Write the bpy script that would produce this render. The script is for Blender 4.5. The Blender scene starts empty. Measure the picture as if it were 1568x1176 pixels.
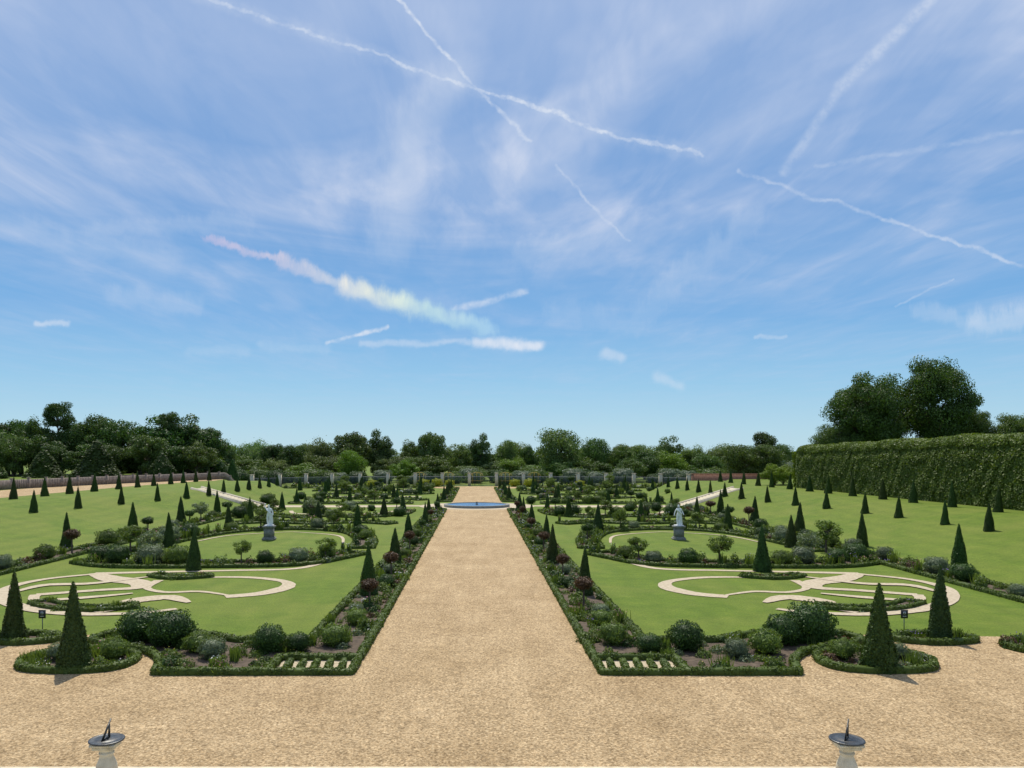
import bpy, math, random
import numpy as np
from mathutils import Vector
rng = np.random.default_rng(11)
random.seed(5)
scene = bpy.context.scene
COL = scene.collection
EYE = 7.5

# ------------------------------------------------------------------ node helpers
def newmat(name):
    m = bpy.data.materials.new(name); m.use_nodes = True
    nt = m.node_tree
    for n in list(nt.nodes): nt.nodes.remove(n)
    out = nt.nodes.new('ShaderNodeOutputMaterial')
    return m, nt, out
def N(nt, t, **kw):
    n = nt.nodes.new(t)
    for k, v in kw.items(): setattr(n, k, v)
    return n
def L(nt, a, b): nt.links.new(a, b)
def ramp(nt, fac, stops):
    r = nt.nodes.new('ShaderNodeValToRGB')
    e = r.color_ramp.elements
    while len(e) < len(stops): e.new(0.5)
    for i, (p, c) in enumerate(stops):
        e[i].position = p
        e[i].color = (c[0], c[1], c[2], 1) if not isinstance(c, (int, float)) else (c, c, c, 1)
    L(nt, fac, r.inputs[0]); return r.outputs[0]
def noise(nt, vec, scale, detail=4, rough=.55, dist=0.):
    n = nt.nodes.new('ShaderNodeTexNoise')
    n.inputs['Scale'].default_value = scale; n.inputs['Detail'].default_value = detail
    n.inputs['Roughness'].default_value = rough; n.inputs['Distortion'].default_value = dist
    if vec is not None: L(nt, vec, n.inputs['Vector'])
    return n
def mixc(nt, fac, a, b, mode='MIX'):
    m = nt.nodes.new('ShaderNodeMix'); m.data_type = 'RGBA'; m.blend_type = mode; m.clamp_factor = True
    for sock, v in ((m.inputs[0], fac), (m.inputs[6], a), (m.inputs[7], b)):
        if isinstance(v, (int, float)): sock.default_value = v
        elif isinstance(v, tuple): sock.default_value = (*v, 1) if len(v) == 3 else v
        else: L(nt, v, sock)
    return m.outputs[2]
def math_(nt, op, a, b=None, clamp=False):
    m = nt.nodes.new('ShaderNodeMath'); m.operation = op; m.use_clamp = clamp
    for s, v in ((m.inputs[0], a), (m.inputs[1], b)):
        if v is None: continue
        if isinstance(v, (int, float)): s.default_value = v
        else: L(nt, v, s)
    return m.outputs[0]

def foliage(name, dark, light, trans=.3, nscale=1.3):
    m, nt, out = newmat(name)
    geo = N(nt, 'ShaderNodeNewGeometry'); oi = N(nt, 'ShaderNodeObjectInfo')
    n = noise(nt, geo.outputs['Position'], nscale, 2)
    f = math_(nt, 'ADD', math_(nt, 'MULTIPLY', geo.outputs['Random Per Island'], .6), math_(nt, 'MULTIPLY', n.outputs['Fac'], .6), True)
    c = ramp(nt, f, [(.2, dark), (.85, light)])
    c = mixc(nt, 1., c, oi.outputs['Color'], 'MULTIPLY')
    p = N(nt, 'ShaderNodeBsdfPrincipled'); p.inputs['Roughness'].default_value = .55
    p.inputs['Specular IOR Level'].default_value = .25
    L(nt, c, p.inputs['Base Color'])
    t = N(nt, 'ShaderNodeBsdfTranslucent')
    c2 = mixc(nt, 1., c, (1.3, 1.3, .5), 'MULTIPLY'); L(nt, c2, t.inputs['Color'])
    mx = N(nt, 'ShaderNodeMixShader'); mx.inputs[0].default_value = trans
    L(nt, p.outputs[0], mx.inputs[1]); L(nt, t.outputs[0], mx.inputs[2]); L(nt, mx.outputs[0], out.inputs[0])
    return m
def surface(name, stops, scale=5, detail=6, rough=.8, bump=.2, bscale=None, spec=.3, metallic=0):
    m, nt, out = newmat(name)
    geo = N(nt, 'ShaderNodeNewGeometry')
    n = noise(nt, geo.outputs['Position'], scale, detail)
    c = ramp(nt, n.outputs['Fac'], stops)
    p = N(nt, 'ShaderNodeBsdfPrincipled'); p.inputs['Roughness'].default_value = rough
    p.inputs['Specular IOR Level'].default_value = spec; p.inputs['Metallic'].default_value = metallic
    L(nt, c, p.inputs['Base Color'])
    if bump:
        b = N(nt, 'ShaderNodeBump'); b.inputs['Strength'].default_value = bump; b.inputs['Distance'].default_value = .02
        n2 = noise(nt, geo.outputs['Position'], bscale or scale * 6, 4)
        L(nt, n2.outputs['Fac'], b.inputs['Height']); L(nt, b.outputs[0], p.inputs['Normal'])
    L(nt, p.outputs[0], out.inputs[0])
    return m

def lawn_mat():
    m, nt, out = newmat('mown_grass')
    geo = N(nt, 'ShaderNodeNewGeometry'); P = geo.outputs['Position']
    big = noise(nt, P, .16, 4, .6, .6); mid = noise(nt, P, .8, 6, .7); fine = noise(nt, P, 9, 5, .8); vf = noise(nt, P, 45, 2, .7)
    c = ramp(nt, mid.outputs['Fac'], [(.28, (.072, .118, .010)), (.5, (.102, .155, .015)), (.72, (.138, .186, .022))])
    c = mixc(nt, ramp(nt, big.outputs['Fac'], [(.40, 0.), (.66, .8)]), c, (.150, .180, .030))
    sx = N(nt, 'ShaderNodeSeparateXYZ'); L(nt, P, sx.inputs[0])
    wob = math_(nt, 'ADD', math_(nt, 'MULTIPLY', sx.outputs[0], 3.4), math_(nt, 'MULTIPLY', big.outputs['Fac'], 6.))
    st = math_(nt, 'MULTIPLY', math_(nt, 'ADD', math_(nt, 'SINE', wob), 1.), .1)
    c = mixc(nt, st, c, (.06, .10, .010))
    c = mixc(nt, .7, c, ramp(nt, fine.outputs['Fac'], [(.25, (.38, .4, .4)), (.75, (1.55, 1.5, 1.4))]), 'MULTIPLY')
    c = mixc(nt, .5, c, ramp(nt, vf.outputs['Fac'], [(.3, (.4, .4, .4)), (.7, (1.6, 1.6, 1.5))]), 'MULTIPLY')
    p = N(nt, 'ShaderNodeBsdfPrincipled'); p.inputs['Roughness'].default_value = .8; p.inputs['Specular IOR Level'].default_value = .12
    L(nt, c, p.inputs['Base Color'])
    b = N(nt, 'ShaderNodeBump'); b.inputs['Strength'].default_value = .7; b.inputs['Distance'].default_value = .05
    L(nt, fine.outputs['Fac'], b.inputs['Height']); L(nt, b.outputs[0], p.inputs['Normal'])
    L(nt, p.outputs[0], out.inputs[0]); return m
def gravel_mat(name='golden_gravel', k=1.):
    m, nt, out = newmat(name)
    geo = N(nt, 'ShaderNodeNewGeometry'); P = geo.outputs['Position']
    big = noise(nt, P, .3, 5, .6, .4); mid = noise(nt, P, 2.6, 5, .7); fine = noise(nt, P, 13, 5, .85)
    mp = N(nt, 'ShaderNodeMapping'); L(nt, P, mp.inputs[0]); mp.inputs['Scale'].default_value = (1., .12, 1); trk = noise(nt, mp.outputs[0], 1.1, 3)
    vor = N(nt, 'ShaderNodeTexVoronoi'); vor.inputs['Scale'].default_value = 17; L(nt, P, vor.inputs['Vector'])
    c = ramp(nt, fine.outputs['Fac'], [(.32, (.15, .098, .047)), (.47, (.38, .275, .155)), (.58, (.50, .385, .235)), (.72, (.78, .655, .46))])
    vb = N(nt, 'ShaderNodeRGBToBW'); L(nt, vor.outputs['Color'], vb.inputs[0])
    c = mixc(nt, .6, c, ramp(nt, vb.outputs[0], [(.15, (.42, .39, .35)), (.5, (1., 1., 1.)), (.85, (1.45, 1.43, 1.4))]), 'MULTIPLY')
    c = mixc(nt, .9, c, ramp(nt, big.outputs['Fac'], [(.3, (.80, .76, .70)), (.7, (1.07, 1.06, 1.05))]), 'MULTIPLY')
    c = mixc(nt, .8, c, ramp(nt, mid.outputs['Fac'], [(.3, (.76, .74, .71)), (.7, (1.16, 1.15, 1.13))]), 'MULTIPLY')
    c = mixc(nt, .6, c, ramp(nt, trk.outputs['Fac'], [(.35, (.88, .86, .83)), (.65, (1.08, 1.08, 1.08))]), 'MULTIPLY')
    p = N(nt, 'ShaderNodeBsdfPrincipled'); p.inputs['Roughness'].default_value = .9; p.inputs['Specular IOR Level'].default_value = .15
    L(nt, c, p.inputs['Base Color'])
    b = N(nt, 'ShaderNodeBump'); b.inputs['Strength'].default_value = .8; b.inputs['Distance'].default_value = .04
    L(nt, fine.outputs['Fac'], b.inputs['Height']); L(nt, b.outputs[0], p.inputs['Normal'])
    L(nt, p.outputs[0], out.inputs[0]); return m

M_lawn = lawn_mat()
M_gravel = gravel_mat()
M_pale = surface('pale_parterre_sand', [(.3, (.34, .27, .175)), (.7, (.50, .42, .30))], 6, 5, .9, .3)
M_soil = surface('border_soil', [(.3, (.050, .036, .025)), (.7, (.13, .095, .065))], 4, 6, .95, .6)
M_yew = foliage('yew_foliage', (.014, .034, .005), (.060, .105, .016), .22, 2.5)
M_box = foliage('box_foliage', (.028, .052, .006), (.105, .152, .022), .3, 2.)
M_green = foliage('shrub_foliage', (.038, .070, .010), (.135, .190, .040), .33)
M_dk = foliage('dark_shrub_foliage', (.014, .036, .006), (.055, .105, .020), .25)
M_grey = foliage('silver_foliage', (.070, .100, .050), (.165, .205, .115), .28)
M_red = foliage('bronze_foliage', (.055, .028, .014), (.120, .070, .038), .25)
M_fl = [surface('flower_%s' % n, [(.3, c), (.7, c)], 3, 1, .7, 0) for n, c in
        (('pink', (.50, .20, .24)), ('white', (.70, .68, .60)), ('yellow', (.55, .42, .08)), ('purple', (.20, .13, .34)))]
M_tree = foliage('tree_leaves', (.024, .048, .010), (.100, .145, .032), .28, .35)
M_bark = surface('bark', [(.3, (.05, .038, .028)), (.7, (.13, .10, .075))], 4, 6, .9, .7)
M_stone = surface('portland_stone', [(.3, (.44, .38, .27)), (.7, (.62, .55, .42))], 5, 8, .8, .35)
M_marble = surface('white_marble', [(.3, (.66, .66, .63)), (.7, (.85, .85, .82))], 7, 6, .5, .2)
M_dstone = surface('weathered_pedestal_stone', [(.3, (.13, .135, .12)), (.7, (.26, .26, .23))], 5, 6, .85, .3)
M_bronze = surface('dark_bronze', [(.3, (.045, .045, .045)), (.7, (.10, .10, .095))], 12, 5, .38, .15, spec=.5, metallic=.7)
M_iron = surface('painted_iron', [(.3, (.06, .08, .095)), (.7, (.11, .13, .145))], 6, 3, .5, 0)
M_gold = surface('gilded_iron', [(.3, (.45, .30, .06)), (.7, (.65, .46, .12))], 6, 3, .4, 0)
M_wood = surface('weathered_timber', [(.3, (.18, .14, .115)), (.7, (.34, .28, .235))], 3, 5, .85, .2)
M_brick = surface('red_brick', [(.3, (.20, .09, .06)), (.7, (.36, .18, .12))], 3, 6, .9, .3)
M_sign = surface('sign_panel', [(.3, (.02, .02, .022)), (.7, (.04, .04, .042))], 4, 2, .4, 0)
M_white = surface('white_print', [(.3, (.7, .7, .7)), (.7, (.8, .8, .8))], 4, 2, .5, 0)
def water():
    m, nt, out = newmat('pool_water')
    p = N(nt, 'ShaderNodeBsdfPrincipled'); p.inputs['Base Color'].default_value = (.05, .15, .30, 1); p.inputs['Roughness'].default_value = .22
    p.inputs['Specular IOR Level'].default_value = .5
    geo = N(nt, 'ShaderNodeNewGeometry'); n = noise(nt, geo.outputs['Position'], 2.2, 4)
    b = N(nt, 'ShaderNodeBump'); b.inputs['Strength'].default_value = .6; b.inputs['Distance'].default_value = .08
    L(nt, n.outputs['Fac'], b.inputs['Height']); L(nt, b.outputs[0], p.inputs['Normal']); L(nt, p.outputs[0], out.inputs[0]); return m
M_water = water()

# ------------------------------------------------------------------ mesh accumulation
class Acc:
    def __init__(s): s.V = []; s.F = []; s.M = []; s.n = 0
    def add(s, V, F, mat=0):
        V = np.asarray(V, float).reshape(-1, 3); F = np.asarray(F, int).reshape(-1, 4)
        s.V.append(V); s.F.append(F + s.n); s.M.append(np.full(len(F), mat, int)); s.n += len(V)
    def leaves(s, C, size, Nn=None, mat=0, asp=.6, spread=.8):
        C = np.asarray(C, float); n = len(C)
        if n == 0: return
        r = rng.normal(size=(n, 3))
        if Nn is None: nn = r
        else: nn = Nn + r * spread * .6
        nn /= np.linalg.norm(nn, axis=1, keepdims=True) + 1e-9
        a = np.cross(nn, rng.normal(size=(n, 3))); a /= np.linalg.norm(a, axis=1, keepdims=True) + 1e-9
        b = np.cross(nn, a)
        sz = (size * rng.uniform(.7, 1.35, n))[:, None]
        V = np.stack([C + a * sz, C + b * sz * asp, C - a * sz, C - b * sz * asp], 1).reshape(-1, 3)
        s.add(V, np.arange(4 * n).reshape(-1, 4), mat)
    def tube(s, P, R, mat=0, k=7):
        P = np.asarray(P, float); m = len(P); V = []
        for i in range(m):
            d = P[min(i + 1, m - 1)] - P[max(i - 1, 0)]; d = d / (np.linalg.norm(d) + 1e-9)
            u = np.cross(d, [0.31, .95, .1]); u /= np.linalg.norm(u) + 1e-9; w = np.cross(d, u)
            for j in range(k):
                t = 2 * math.pi * j / k; V.append(P[i] + R[i] * (math.cos(t) * u + math.sin(t) * w))
        F = [(i * k + j, i * k + (j + 1) % k, (i + 1) * k + (j + 1) % k, (i + 1) * k + j) for i in range(m - 1) for j in range(k)]
        s.add(V, F, mat)
    def box(s, x0, x1, y0, y1, z0, z1, mat=0):
        V = [(x, y, z) for z in (z0, z1) for x, y in ((x0, y0), (x1, y0), (x1, y1), (x0, y1))]
        s.add(V, [(0, 3, 2, 1), (4, 5, 6, 7), (0, 1, 5, 4), (1, 2, 6, 5), (2, 3, 7, 6), (3, 0, 4, 7)], mat)
    def lathe(s, prof, mat=0, k=24):
        V = []
        for r, z in prof:
            for j in range(k):
                t = 2 * math.pi * (j + .5) / k
                V.append((r * math.cos(t), r * math.sin(t), z))
        F = [(i * k + j, i * k + (j + 1) % k, (i + 1) * k + (j + 1) % k, (i + 1) * k + j) for i in range(len(prof) - 1) for j in range(k)]
        s.add(V, F, mat)
    def mesh(s, name, mats, smooth=()):
        V = np.concatenate(s.V); F = np.concatenate(s.F); M = np.concatenate(s.M)
        me = bpy.data.meshes.new(name)
        me.vertices.add(len(V)); me.vertices.foreach_set('co', V.ravel())
        me.loops.add(F.size); me.loops.foreach_set('vertex_index', F.ravel().astype(np.int32))
        me.polygons.add(len(F)); me.polygons.foreach_set('loop_start', np.arange(0, F.size, 4, dtype=np.int32))
        me.polygons.foreach_set('loop_total', np.full(len(F), 4, dtype=np.int32))
        me.polygons.foreach_set('material_index', M.astype(np.int32))
        if len(smooth): me.polygons.foreach_set('use_smooth', np.isin(M, list(smooth)))
        for m in mats: me.materials.append(m)
        me.update(calc_edges=True); me.validate()
        return me
def obj(name, me, loc=(0, 0, 0), scale=(1, 1, 1), rz=0, color=(1, 1, 1), parent=None):
    o = bpy.data.objects.new(name, me); COL.objects.link(o)
    o.location = loc; o.scale = scale; o.rotation_euler = (0, 0, rz); o.color = (*color, 1)
    if parent: o.parent = parent
    return o
def empty(name, loc=(0, 0, 0), rz=0):
    e = bpy.data.objects.new(name, None); COL.objects.link(e); e.location = loc; e.rotation_euler = (0, 0, rz); return e
def sheet(name, poly, z, mat):
    me = bpy.data.meshes.new(name)
    me.from_pydata([(x, y, z) for x, y in poly], [], [tuple(range(len(poly)))])
    me.materials.append(mat)
    if me.polygons[0].normal.z < 0: me.flip_normals()
    return obj(name, me)

# ------------------------------------------------------------------ terrain
RB0, RB1, LB0, LB1, TZ = 30., 44.5, 32., 51., 2.6
def sm(t): t = min(1, max(0, t)); return t * t * (3 - 2 * t)
def crest(sgn, y):
    k = sm((y - 70) / 42)
    return (RB1 - 6.8 * k) if sgn > 0 else (LB1 - 10.5 * k)
def gz(x, y):
    ax = abs(x); b0 = RB0 if x > 0 else LB0; b1 = crest(x, y)
    t = min(1, max(0, (ax - b0) / (b1 - b0)))
    yend = 140 + t * 8 + min(1, max(0, (ax - 48) / 22)) * 60
    e = 1 - sm((y - yend) / 10)
    return TZ * (.85 * t + .15 * sm(t)) * e
xs = np.unique(np.concatenate([[-4000, -1500, -600, -300, -200, -140, -100, -80], np.arange(-74, -28, 1.), [-20, -10, 0, 10, 20], np.arange(28, 74, 1.), [80, 100, 140, 200, 300, 600, 1500, 4000]]))
ys = np.unique(np.concatenate([[-300, -100, -40], np.arange(0, 66, 10.), np.arange(66, 130, 4.), np.arange(130, 225, 2.), [230, 260, 300, 400, 600, 1200, 2500, 5000]]))
X, Y = np.meshgrid(xs, ys)
Z = np.vectorize(gz)(X, Y)
a = Acc(); nx = len(xs)
idx = np.arange(len(ys) * nx).reshape(len(ys), nx)
a.add(np.stack([X, Y, Z], -1), np.stack([idx[:-1, :-1], idx[:-1, 1:], idx[1:, 1:], idx[1:, :-1]], -1))
obj('ground', a.mesh('ground', [M_lawn], (0,)))

# gravel
sheet('forecourt_gravel', [(-60, 17), (60, 17), (60, 26.35), (-60, 26.35)], .012, M_gravel)
sheet('central_path', [(-4.25, 26.3), (4.25, 26.3), (4.25, 108), (-4.25, 108)], .008, M_gravel)
circ = lambda cx, cy, rx, ry, n=40: [(cx + rx * math.cos(2 * math.pi * i / n), cy + ry * math.sin(2 * math.pi * i / n)) for i in range(n)]
sheet('fountain_circle_gravel', circ(0, 114, 8.5, 8), .016, M_pale)
sheet('cross_path', [(-31.5, 111.5), (-14, 111), (-11, 113), (11, 113), (14, 111), (29.6, 111.5), (29.6, 115.5), (-31.5, 115.5)], .012, M_pale)
sheet('far_path', [(-4.0, 121), (4.0, 121), (4.0, 176), (-4.0, 176)], .008, M_gravel)
sheet('far_circle_path', circ(0, 179, 11, 7), .012, M_gravel)
sheet('terrace_path', [(-66, 20), (-54.5, 20), (-54.5, 120), (-52, 146), (-50, 147), (-52.5, 165), (-66, 130)], TZ + .01, M_gravel)

a = Acc(); a.box(-30, 30, 5, 17.1, -.3, .43); a.box(-30, 30, 17.1, 17.5, -.3, .45, 0); a.box(-30, 30, 17.5, 17.9, -.3, .22, 0)
obj('stone_terrace', a.mesh('stone_terrace', [M_stone]))

# ------------------------------------------------------------------ generic planting
def lod(y): return max(.042, abs(y) * .00125)
def resample(poly, step, closed):
    P = [Vector((x, y)) for x, y in poly]
    if closed: P.append(P[0])
    out = []
    for i in range(len(P) - 1):
        d = (P[i + 1] - P[i]).length; n = max(1, int(round(d / step)))
        for j in range(n): out.append(P[i].lerp(P[i + 1], j / n))
    if not closed: out.append(P[-1])
    return out
def catmull(P, n=6, closed=False):
    P = [Vector(p) for p in P]; m = len(P); out = []
    rngi = range(m) if closed else range(m - 1)
    for i in rngi:
        g = (lambda k: P[k % m]) if closed else (lambda k: P[min(max(k, 0), m - 1)])
        p0, p1, p2, p3 = g(i - 1), g(i), g(i + 1), g(i + 2)
        for j in range(n):
            t = j / n
            out.append(.5 * ((2 * p1) + (p2 - p0) * t + (2 * p0 - 5 * p1 + 4 * p2 - p3) * t * t + (3 * p1 - p0 - 3 * p2 + p3) * t ** 3))
    if not closed: out.append(P[-1])
    return [tuple(v) for v in out]
def hedge_strip(acc, poly, w=.30, h=.24, closed=False, mat=0, dens=1., zf=None):
    ymean = sum(p[1] for p in poly) / len(poly)
    P = resample(poly, .3 if ymean < 60 else .6, closed); m = len(P)
    prof = [(-.5, 0), (-.52, .6), (-.4, .95), (0, 1.02), (.4, .95), (.52, .6), (.5, 0)]
    V = []; k = len(prof)
    for i, p in enumerate(P):
        q0 = P[(i - 1) % m] if closed else P[max(i - 1, 0)]; q1 = P[(i + 1) % m] if closed else P[min(i + 1, m - 1)]
        d = (q1 - q0); d.normalize(); nrm = Vector((-d.y, d.x)); z0 = zf(p.x, p.y) if zf else 0
        for u, v in prof:
            V.append((p.x + nrm.x * u * w * random.uniform(.8, 1.12), p.y + nrm.y * u * w * random.uniform(.8, 1.12), z0 + v * h * random.uniform(.8, 1.1)))
    F = []
    for i in range(m if closed else m - 1):
        j = (i + 1) % m
        for q in range(k - 1): F.append((i * k + q, i * k + q + 1, j * k + q + 1, j * k + q))
    acc.add(V, F, mat)
    C = []; NN = []; S = []
    for i in range(m if closed else m - 1):
        p = P[i]; q = P[(i + 1) % m]; seg = (q - p); ln = seg.length
        if ln < 1e-6: continue
        nrm = Vector((-seg.y, seg.x)) / ln; s = lod(p.y); z0 = zf(p.x, p.y) if zf else 0
        n = int(ln * (w + 2 * h) / (s * s) * .75 * dens) + 1; wob = 1 + .16 * math.sin(i * 1.7) * math.sin(i * .6)
        for _ in range(n):
            t = random.random(); th = random.uniform(-.1, math.pi + .1); cx, cz = math.cos(th), math.sin(th)
            ex = math.copysign(abs(cx) ** .6, cx) * .53 * w * wob * random.uniform(.85, 1.15); ez = .1 * h + abs(cz) ** .6 * .93 * h * wob * random.uniform(.85, 1.12)
            C.append((p.x + seg.x * t + nrm.x * ex, p.y + seg.y * t + nrm.y * ex, z0 + ez)); NN.append((nrm.x * cx, nrm.y * cx, cz)); S.append(s)
    if C: acc.leaves(np.array(C), np.array(S), np.array(NN), mat)

def blob(acc, x, y, r, h, mat, z0=0, base=0., dens=1., s=None, flat=.8):
    s = s or lod(y)
    n = int(max(14, dens * 3.4 * (r * r + r * h) / (s * s)))
    d = rng.normal(size=(n, 3)); d /= np.linalg.norm(d, axis=1, keepdims=True); d[:, 2] = np.abs(d[:, 2]) * 1.0 - .12
    lump = 1 + .22 * np.sin(d[:, 0] * 5 + x * 7) * np.cos(d[:, 1] * 5 + y * 3)
    rad = rng.uniform(.55, 1.05, n) ** .6 * lump
    C = np.stack([x + d[:, 0] * r * rad, y + d[:, 1] * r * rad, z0 + base + np.maximum(.02, d[:, 2] * h * rad)], 1)
    acc.leaves(C, np.full(n, s), d, mat)
def spikes(acc, x, y, r, h, mat, n=40, tip=None):
    s = lod(y)
    k = int(max(6, n * (.05 / s)))
    bx = x + rng.normal(size=k) * r * .4; by = y + rng.normal(size=k) * r * .4
    ln = h * rng.uniform(.6, 1.1, k); dx = rng.normal(size=k) * r * .3; dy = rng.normal(size=k) * r * .3; w = s * .5
    z = np.zeros(k)
    V = np.stack([np.stack([bx - w, by, z], 1), np.stack([bx + w, by, z], 1), np.stack([bx + dx + w * .3, by + dy, ln], 1), np.stack([bx + dx - w * .3, by + dy, ln], 1)], 1)
    acc.add(V.reshape(-1, 3), np.arange(4 * k).reshape(-1, 4), mat)
    if tip is not None:
        kk = k // 3; acc.leaves(np.stack([bx + dx, by + dy, ln], 1)[:kk], np.full(kk, s * .7), None, tip)
PM = [M_soil, M_box, M_green, M_dk, M_grey, M_red] + M_fl   # 0..9
def inside(poly, x, y):
    c = False; n = len(poly); j = n - 1
    for i in range(n):
        xi, yi = poly[i]; xj, yj = poly[j]
        if (yi > y) != (yj > y) and x < (xj - xi) * (y - yi) / (yj - yi) + xi: c = not c
        j = i
    return c
def bed(poly, density=1.2, name='flower_border', hmax=.7, hedge=True, z=.02, hh=.24, hw=.30):
    acc = Acc()
    sheet('border_soil', poly, z, M_soil)
    if hedge: hedge_strip(acc, poly, w=hw, h=hh, closed=True, mat=1)
    x0 = min(p[0] for p in poly); x1 = max(p[0] for p in poly); y0 = min(p[1] for p in poly); y1 = max(p[1] for p in poly)
    area = abs(sum(poly[i][0] * poly[(i + 1) % len(poly)][1] - poly[(i + 1) % len(poly)][0] * poly[i][1] for i in range(len(poly)))) / 2
    target = int(area * density); c = 0; tries = 0
    while c < target and tries < target * 40:
        tries += 1
        x = random.uniform(x0, x1); y = random.uniform(y0, y1)
        if not inside(poly, x, y): continue
        c += 1; k = random.random(); r = random.uniform(.14, .42); h = r * random.uniform(.8, 1.6) * hmax / .55
        if k < .40: blob(acc, x, y, r, h, 2, dens=.7)
        elif k < .52: blob(acc, x, y, r, h * .8, 4, dens=.7)
        elif k < .64: blob(acc, x, y, r, h, 3, dens=.8)
        elif k < .70: blob(acc, x, y, r, h, 5, dens=.6)
        elif k < .86: spikes(acc, x, y, r, hmax * random.uniform(.6, 1.1), 2, 60, random.choice([None, None, None, 6, 9, 7]))
        else:
            blob(acc, x, y, r * .9, h * .8, 2, dens=.6)
            n = random.randint(3, 8); th = rng.uniform(0, 6.28, n); rr = r * rng.uniform(.2, .9, n)
            C = np.stack([x + rr * np.cos(th), y + rr * np.sin(th), h * .8 * np.sqrt(1 - (rr / r) ** 2 * .8) + .03], 1)
            acc.leaves(C, np.full(n, lod(y) * .6), None, random.choice([6, 7, 7, 8, 9]))
    obj(name, acc.mesh(name, PM))
def band_poly(line, w):
    P = [Vector(p) for p in line]; Lp = []; Rp = []
    for i, p in enumerate(P):
        d = P[min(i + 1, len(P) - 1)] - P[max(i - 1, 0)]; d.normalize(); n = Vector((-d.y, d.x)) * w / 2
        Lp.append(tuple(p + n)); Rp.append(tuple(p - n))
    return Lp + Rp[::-1]
def ribbon(line, ws, name='parterre_scroll', z=.024, mat=None):
    P = [Vector(p) for p in line]; m = len(P); V = []
    for i, p in enumerate(P):
        d = P[min(i + 1, m - 1)] - P[max(i - 1, 0)]; d.normalize(); n = Vector((-d.y, d.x))
        t = i / (m - 1) * (len(ws) - 1); j = min(int(t), len(ws) - 2); w = ws[j] + (ws[j + 1] - ws[j]) * (t - j)
        for u in (-.5, .5): V.append((p.x + n.x * w * u * random.uniform(.93, 1.05), p.y + n.y * w * u * random.uniform(.93, 1.05), z))
    F = [(2 * i, 2 * i + 2, 2 * i + 3, 2 * i + 1) for i in range(m - 1)]
    me = bpy.data.meshes.new(name); me.from_pydata(V, [], F); me.materials.append(mat or M_pale); obj(name, me)

# ------------------------------------------------------------------ shared plant meshes
YR = .165
def yew_mesh(seed):
    a = Acc(); k = 28; rows = 24; V = []
    f = lambda t: YR * (1 - t) ** .92 + .010 + .010 * math.sin(t * 8 + seed) * (1 - t)
    for i in range(rows + 1):
        t = i / rows
        for j in range(k):
            th = 2 * math.pi * j / k; r = f(t) * .95 * random.uniform(.94, 1.04)
            V.append((r * math.cos(th), r * math.sin(th), t * .985))
    F = [(i * k + j, i * k + (j + 1) % k, (i + 1) * k + (j + 1) % k, (i + 1) * k + j) for i in range(rows) for j in range(k)]
    a.add(V, F)
    n = 5200; t = 1 - np.sqrt(rng.uniform(0, 1, n)); th = rng.uniform(0, 2 * np.pi, n)
    lump = 1 + .05 * np.sin(th * 3 + t * 11 + seed) + .04 * np.sin(th * 5 - t * 17)
    r = (YR * (1 - t) ** .92 + .010 + .010 * np.sin(t * 8 + seed) * (1 - t)) * rng.uniform(.93, 1.09, n) * lump
    C = np.stack([r * np.cos(th), r * np.sin(th), t], 1); Nn = np.stack([np.cos(th), np.sin(th), np.full(n, .2)], 1)
    a.leaves(C, np.full(n, .0125), Nn, 0)
    return a.mesh('yew_cone', [M_yew])
YEWS = [yew_mesh(i * 2.1) for i in range(3)]
def yew(x, y, h, name='yew_topiary', wide=1., color=(1, 1, 1)):
    w = h * wide * random.uniform(.9, 1.1)
    o = obj(name, random.choice(YEWS), (x, y, gz(x, y) - .01), (w, w, h * random.uniform(.94, 1.05)), random.uniform(0, 6), tuple(c * random.uniform(.85, 1.2) for c in color))
    o.rotation_euler[0] = random.uniform(-.02, .02); o.rotation_euler[1] = random.uniform(-.02, .02)
def shrub_mesh(mat, n=3800, s=.05, loose=.12, seed=0):
    a = Acc()
    d = rng.normal(size=(n, 3)); d /= np.linalg.norm(d, axis=1, keepdims=True)
    lump = 1 + loose * (np.sin(d[:, 0] * 6 + seed) * np.cos(d[:, 1] * 5 + seed * 2) + .6 * np.sin(d[:, 2] * 9 + seed))
    R = rng.uniform(.86, 1.03, n) * lump
    C = d * R[:, None]; C[:, 2] = C[:, 2] * .82 + .72; C[:, 2] = np.maximum(C[:, 2], .02)
    a.leaves(C, np.full(n, s), d, 0)
    k = 14; rows = 8
    V = [(.8 * math.sin(math.pi * i / rows) * math.cos(2 * math.pi * j / k), .8 * math.sin(math.pi * i / rows) * math.sin(2 * math.pi * j / k), .72 - .66 * math.cos(math.pi * i / rows)) for i in range(rows + 1) for j in range(k)]
    a.add(V, [(i * k + j, i * k + (j + 1) % k, (i + 1) * k + (j + 1) % k, (i + 1) * k + j) for i in range(rows) for j in range(k)], 0)
    return a.mesh('round_shrub', [mat])
SH_D = [shrub_mesh(M_dk, seed=i) for i in range(2)]; SH_G = [shrub_mesh(M_green, 3000, .06, .2, i + 3) for i in range(2)]; SH_S = shrub_mesh(M_grey, 3200, .055, .15, 8)
def standard_mesh(mat, loose, n, s):
    a = Acc(); a.tube([(0, 0, 0), (.02, .01, .5), (0, 0, 1.0)], [.05, .04, .035], 1)
    cl = rng.normal(size=(14, 3)); cl /= np.linalg.norm(cl, axis=1, keepdims=True)
    for c in cl:
        cen = np.array([0, 0, 1.25]) + c * np.array([.3, .3, .24]) * loose
        a.tube([(0, 0, .95), tuple(cen)], [.025, .008], 1, 5)
        m = n // 14; d = rng.normal(size=(m, 3)); d /= np.linalg.norm(d, axis=1, keepdims=True)
        a.leaves(cen + d * rng.uniform(.5, 1, m)[:, None] * np.array([.27, .27, .22]), np.full(m, s), d, 0)
    return a.mesh('standard_tree', [mat, M_bark])
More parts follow.
